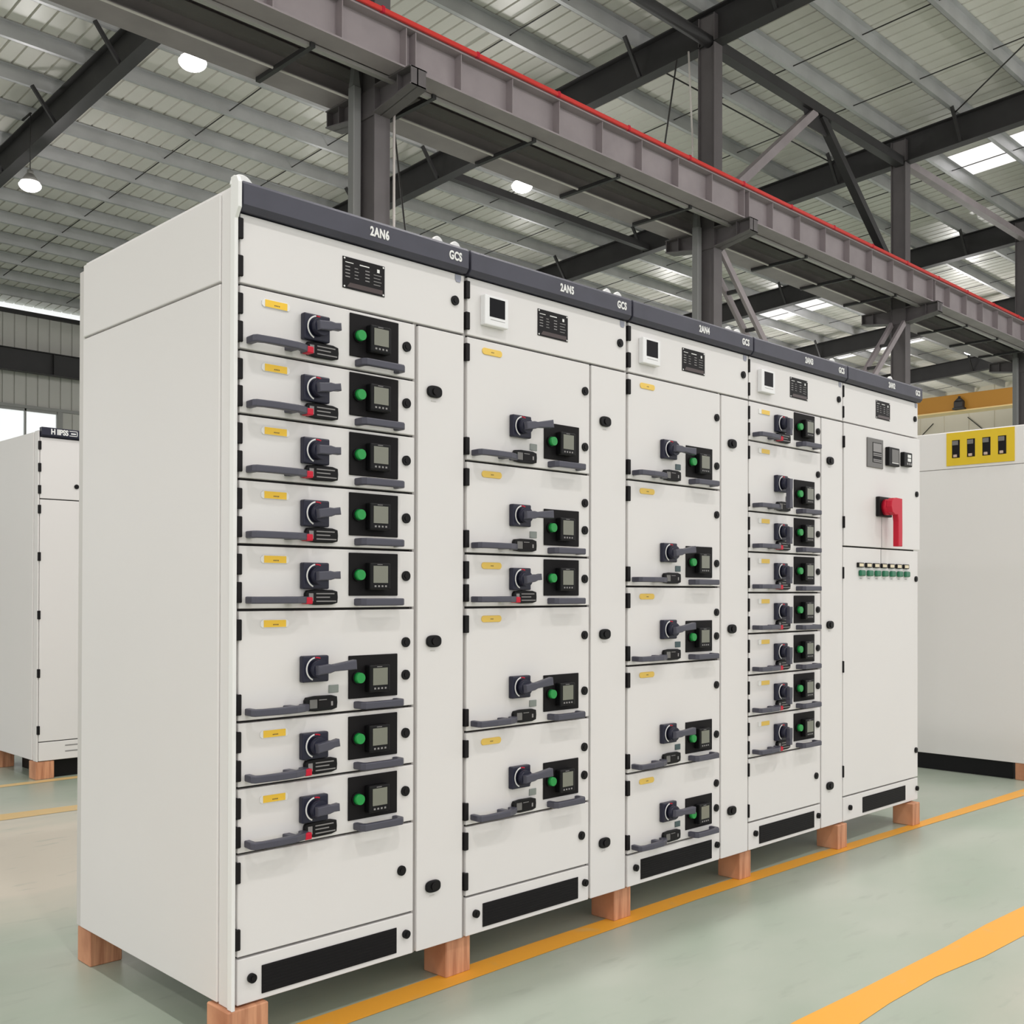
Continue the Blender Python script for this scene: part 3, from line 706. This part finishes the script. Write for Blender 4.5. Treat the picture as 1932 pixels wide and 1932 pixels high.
tag(ob('cable_tray', MB().prism([(6.74, 6.63), (6.83, 6.63), (6.83, 6.73), (6.74, 6.73)], 'yz', BX0, BX1, 'galv').done('cable_tray')), 'grey cable tray fixed along the web of the rear runway beam', 'cable tray')
tag(ob('conduit', MB().tube([(BX0, 6.645, 6.375), (41, 6.645, 6.375)], .013, 'wpipe', 10).done('conduit')), 'long pale conduit running under the rear runway beam', 'conduit')
wb = runway(RY1-.45, .22, 'dark crane runway beam along the far wall above the windows', 6.86, 7.44, 'steeldark')
for k in range(20): ob('stiffener', MB().box(2+1.5*k, 2.012+1.5*k, -.10, -.006, 6.88, 7.42, 'steeldark').done('stiffener'), wb)

# ------------------------------------------------------------------ rafters, purlins, ties
PY = [4.08+1.18*j for j in range(-8, 19)]
RN = ['nearest', 'second', 'third', 'fourth', 'fifth', 'sixth']
for k in range(6):
    X = CX+.10+PITCH*k
    t = thing('roof_rafter', RN[k]+' dark sloping roof rafter, '+['crossing the upper left corner', 'over the second column', 'over the third column', 'over the column at the right edge', 'beyond the fourth column', 'last before the end wall'][k], 'roof rafter', (X, 0, 0), 'roof rafters')
    def sl_box(x0, x1, a0, a1, m='steeldark'):
        b = MB(); b.prism([(-9, zr(-9, a0)), (26.3, zr(26.3, a0)), (26.3, zr(26.3, a1)), (-9, zr(-9, a1))], 'yz', x0, x1, m); return b
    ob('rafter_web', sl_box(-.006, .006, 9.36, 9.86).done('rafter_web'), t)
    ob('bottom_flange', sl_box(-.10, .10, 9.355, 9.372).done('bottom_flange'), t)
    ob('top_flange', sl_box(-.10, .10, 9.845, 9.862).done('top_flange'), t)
    for n, y in enumerate(PY):
        if n % 2 == 1 and y > 4:
            ob('fly_brace', MB().bar((-.44, y, zr(y, 9.88)), (-.06, y, zr(y, 9.38)), .05, .05, 'steeldark').done('fly_brace'), t)
            ob('fly_brace', MB().bar((.44, y, zr(y, 9.88)), (.06, y, zr(y, 9.38)), .05, .05, 'steeldark').done('fly_brace'), t)
ORD = ['first', 'second', 'third', 'fourth', 'fifth', 'sixth', 'seventh', 'eighth', 'ninth', 'tenth', 'eleventh', 'twelfth', 'thirteenth', 'fourteenth', 'fifteenth', 'sixteenth', 'seventeenth', 'eighteenth', 'nineteenth', 'twentieth', 'twenty-first', 'twenty-second', 'twenty-third', 'twenty-fourth', 'twenty-fifth', 'twenty-sixth', 'twenty-seventh']
for n, y in enumerate(PY):
    b = MB(); z0 = zr(y, 9.864); z1 = zr(y, 10.078)
    b.prism([(y+.075, z0), (y, z0), (y, z1-.004), (y-.07, z1-.004), (y-.07, z1), (y+.005, z1), (y+.005, z0+.005), (y+.075, z0+.005)], 'yz', -4, 41.2, 'purlin')
    b.box(-4, 41.2, y+.070, y+.075, z0, z0+.022, 'purlin')
    tag(ob('roof_purlin', b.done('roof_purlin')), 'galvanised roof purlin, %s out from the far wall' % ORD[len(PY)-1-n], 'roof purlin', 'galvanised roof purlins')
for k in range(6):
    for q, w in ((2.45, 'nearer its left rafter'), (4.42, 'nearer its right rafter')):
        X = CX+PITCH*k+q
        b = MB().bar((X, 1.7, zr(1.7, 9.93)), (X, 25.4, zr(25.4, 9.93)), .014, .014, 'rod')
        tag(ob('sag_rod', b.done('sag_rod')), 'thin dark sag rod across the purlins of the %s bay, %s' % (ORD[k], w), 'roof rod', 'roof sag rods')
TZ = 9.06
tag(ob('roof_tie', MB().tube([(-1, 6.36, TZ+.02), (11.2, 6.36, TZ+.02)], .085, 'steeldark', 20).done('roof_tie')), 'round tubular roof tie ending at the second column', 'roof tie')
tag(ob('roof_tie', MB().bar((11.35, 6.36, TZ), (17.15, 6.36, TZ), .16, .16, 'steeldark').done('roof_tie')), 'dark square roof tie between the second and third columns, above the V braces', 'roof tie')
tag(ob('roof_tie', MB().bar((17.35, 6.36, TZ+.04), (23.15, 6.36, TZ+.04), .14, .14, 'steel').done('roof_tie')), 'roof tie between the third and fourth columns', 'roof tie')
tag(ob('roof_tie', MB().bar((11.35, 12.2, 8.84), (17.15, 12.2, 8.84), .14, .14, 'steeldark').done('roof_tie')), 'dark roof tie of the far bay, running right from the second rafter', 'roof tie')
t = thing('cross_brace', 'inverted V brace under the roof tie between the second and third columns', 'brace', (14.2, 6.36, TZ))
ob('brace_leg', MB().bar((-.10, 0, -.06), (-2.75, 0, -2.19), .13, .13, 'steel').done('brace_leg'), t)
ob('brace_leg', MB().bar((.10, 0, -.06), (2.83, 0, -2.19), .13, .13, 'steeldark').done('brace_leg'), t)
ob('gusset_plate', MB().prism([(-.45, -.07), (.45, -.07), (.28, -.34), (-.28, -.34)], 'xz', -.01, .01, 'steeldark').done('gusset_plate'), t)
def lattice(xa, xb, label):
    t = thing('cross_brace', label, 'brace', (xa, 6.39, 0)); d = xb-xa
    for y in (-.12, .12): ob('brace_leg', MB().bar((0, y, 6.10), (d, y, .42), .05, .10, 'steel').done('brace_leg'), t)
    for k in range(1, 12):
        f = k/12.0
        ob('lacing_bar', MB().bar((d*f, -.12, 6.10-5.68*f), (d*f, .12, 6.10-5.68*f), .05, .05, 'steeldark').done('lacing_bar'), t)
lattice(11.36, 17.14, 'pale double-angle brace slanting down from the second column')
lattice(17.14, 11.36, 'double-angle ladder brace slanting down left from the third column')
def rod(a, e, label):
    tag(ob('bracing_rod', MB().tube([a, e], .012, 'rod', 8).done('bracing_rod')), label, 'bracing rod')
rod((16.95, 5.30, 9.53), (11.5, -1.2, 9.84), 'thin bracing rod slanting to the upper right corner of the roof')
rod((11.3, 5.30, 9.50), (17.2, -.9, 9.83), 'thin bracing rod along the top right edge of the roof')
rod((11.4, 7.7, 9.35), (17.1, 7.65, 9.38), 'thin bracing rod behind the V brace')
rod((10.50, 6.42, 8.60), (10.12, 6.42, 6.85), 'thin dark hanger rod left of the second column, above the red bar')
rod((7.3, 9.0, 9.3), (6.51, 6.52, 0.0), 'thin dark cable sloping down right of the nearest column')

# ------------------------------------------------------------------ high-bay lamps
LW = 110.0; PW = 120.0
def lamp(x, y, z, label, top, arm=0.0, mul=1.0):
    t = thing('high_bay_lamp', label, 'ceiling lamp', (x, y, z), 'high-bay lamps')
    ob('diffuser', MB().dome((0, 0, 0), .175, .105, 'lamp', 28, 6).dome((0, 0, .001), .175, .05, 'lamp', 28, 3, False).done('diffuser'), t, label='glowing white diffuser bowl')
    ob('lamp_housing', MB().cone((0, 0, .045), (0, 0, .17), .15, .07, 'housing', 24).cyl((0, 0, .17), (0, 0, .24), .05, 'housing', 16).done('lamp_housing'), t)
    b = MB().cyl((0, 0, .24), (0, 0, top-z), .008, 'rod', 8)
    if arm: b.bar((0, -.02, top-z), (0, arm, top-z), .03, .02, 'rod')
    ob('suspension_rod', b.done('suspension_rod'), t)
    ld = bpy.data.lights.new('lamp_light', 'AREA'); ld.shape = 'DISK'; ld.size = .34; ld.energy = LW*mul; ld.color = (1, .965, .945); ld.spread = math.radians(150)
    lo = bpy.data.objects.new('lamp_light', ld); COL.objects.link(lo); lo.parent = t; lo.location = (0, 0, -.12)
    ld = bpy.data.lights.new('lamp_glow', 'POINT'); ld.shadow_soft_size = .16; ld.energy = PW*mul; ld.color = (1, .965, .945)
    lo = bpy.data.objects.new('lamp_glow', ld); COL.objects.link(lo); lo.parent = t; lo.location = (0, 0, -.30)
lamp(5.10, 10.02, 7.95, 'bright high-bay lamp near the top left, beside the nearest rafter', zr(10.02, 9.866), 0, .7)
lamp(5.10, 15.55, 7.88, 'bright high-bay lamp on a long rod at the far left', zr(15.9, 9.86), .36, .7)
lamp(11.05, 10.02, 7.97, 'bright high-bay lamp below the rear runway beam, centre of the roof', zr(10.02, 9.866), 0, 1.1)
lamp(29.30, 10.02, 8.14, 'small distant high-bay lamp at the right above the crane', zr(10.02, 9.866), 0, 3.0)
for k, (x, mu) in enumerate(((11.1, .22), (17.1, .55), (23.1, 1.4), (29.1, 1.6), (37.2, 1.6))):  # lamps out of sight, added to brighten the far bay roof
    lamp(x, 15.92, 7.9, 'added high-bay lamp of the far row, hidden behind the front cabinets, %s from the left' % ORD[k], zr(15.92, 9.866), 0, mu)
for n, y in enumerate((0.58, -4.14)):  # out-of-view lamps added to light the floor, cabinets and roof
    for k, x in enumerate((-6.9, -0.9, 5.05, 11.05, 17.05, 23.05)):
        lamp(x, y, 8.3, 'unseen high-bay lamp added in the near bay above the aisle, %s in the %s row' % (ORD[k], ('inner', 'outer')[n]), zr(y, 9.866))

# ------------------------------------------------------------------ overhead crane in the far bay
cr = thing('overhead_crane', 'orange overhead crane girder spanning the far bay at the right', 'overhead crane', (35.0, 0, 6.90))
ob('crane_girder', MB().box(-.25, .25, 6.75, 25.9, .50, 1.06, 'orange', .01).done('crane_girder'), cr)
ob('girder_edge', MB().box(-.32, .28, 6.75, 25.9, .455, .50, 'creamedge').done('girder_edge'), cr, label='cream lower edge of the girder')
for y in (6.84,): ob('end_carriage', MB().box(-1.2, 1.2, y-.14, y+.14, .06, .42, 'orange', .02).box(-.9, -.6, y-.04, y+.04, 0.002, .2, 'steeldark').box(.6, .9, y-.04, y+.04, 0.002, .2, 'steeldark').done('end_carriage'), cr)
b = MB().box(-.47, -.26, 12.42, 12.72, .56, .78, 'rod', .02); b.cone((-.36, 12.57, .78), (-.36, 12.57, .90), .17, .06, 'rod', 16).cyl((-.36, 12.57, .90), (-.36, 12.57, .96), .04, 'rod', 10)
b.box(-.49, -.25, 12.38, 12.76, .51, .57, 'rod', .01)
ob('warning_beacon', b.done('warning_beacon'), cr, label='black warning beacon on the girder')

# ------------------------------------------------------------------ light, world, camera
w = bpy.data.worlds.new('overcast_sky'); scene.world = w; w.use_nodes = True; nt = w.node_tree
bg = nt.nodes['Background']; bg.inputs['Color'].default_value = (1.0, 0.975, 0.97, 1); bg.inputs['Strength'].default_value = 1.75

cam = bpy.data.cameras.new('camera'); co = bpy.data.objects.new('camera', cam); COL.objects.link(co); scene.camera = co
yaw, pitch, roll = .7758, .0068, .0026
F = Vector((math.sin(yaw)*math.cos(pitch), math.cos(yaw)*math.cos(pitch), math.sin(pitch)))
R = Vector((math.cos(yaw), -math.sin(yaw), 0)); U = R.cross(F)
R2 = R*math.cos(roll)+U*math.sin(roll); U2 = U*math.cos(roll)-R*math.sin(roll)
mw = Matrix(((R2.x, U2.x, -F.x, -1.4183), (R2.y, U2.y, -F.y, -2.4767), (R2.z, U2.z, -F.z, 1.0916+BZ), (0, 0, 0, 1)))
co.matrix_world = mw
cam.sensor_width = 36; cam.sensor_fit = 'HORIZONTAL'; cam.lens = 1998.13/1932*36; cam.shift_y = (1100.82-966)/1932
cam.clip_start = .05; cam.clip_end = 300
vs = scene.view_settings; vs.view_transform = 'Standard'; vs.look = 'None'; vs.gamma = 1; vs.exposure = -0.55; vs.use_curve_mapping = False
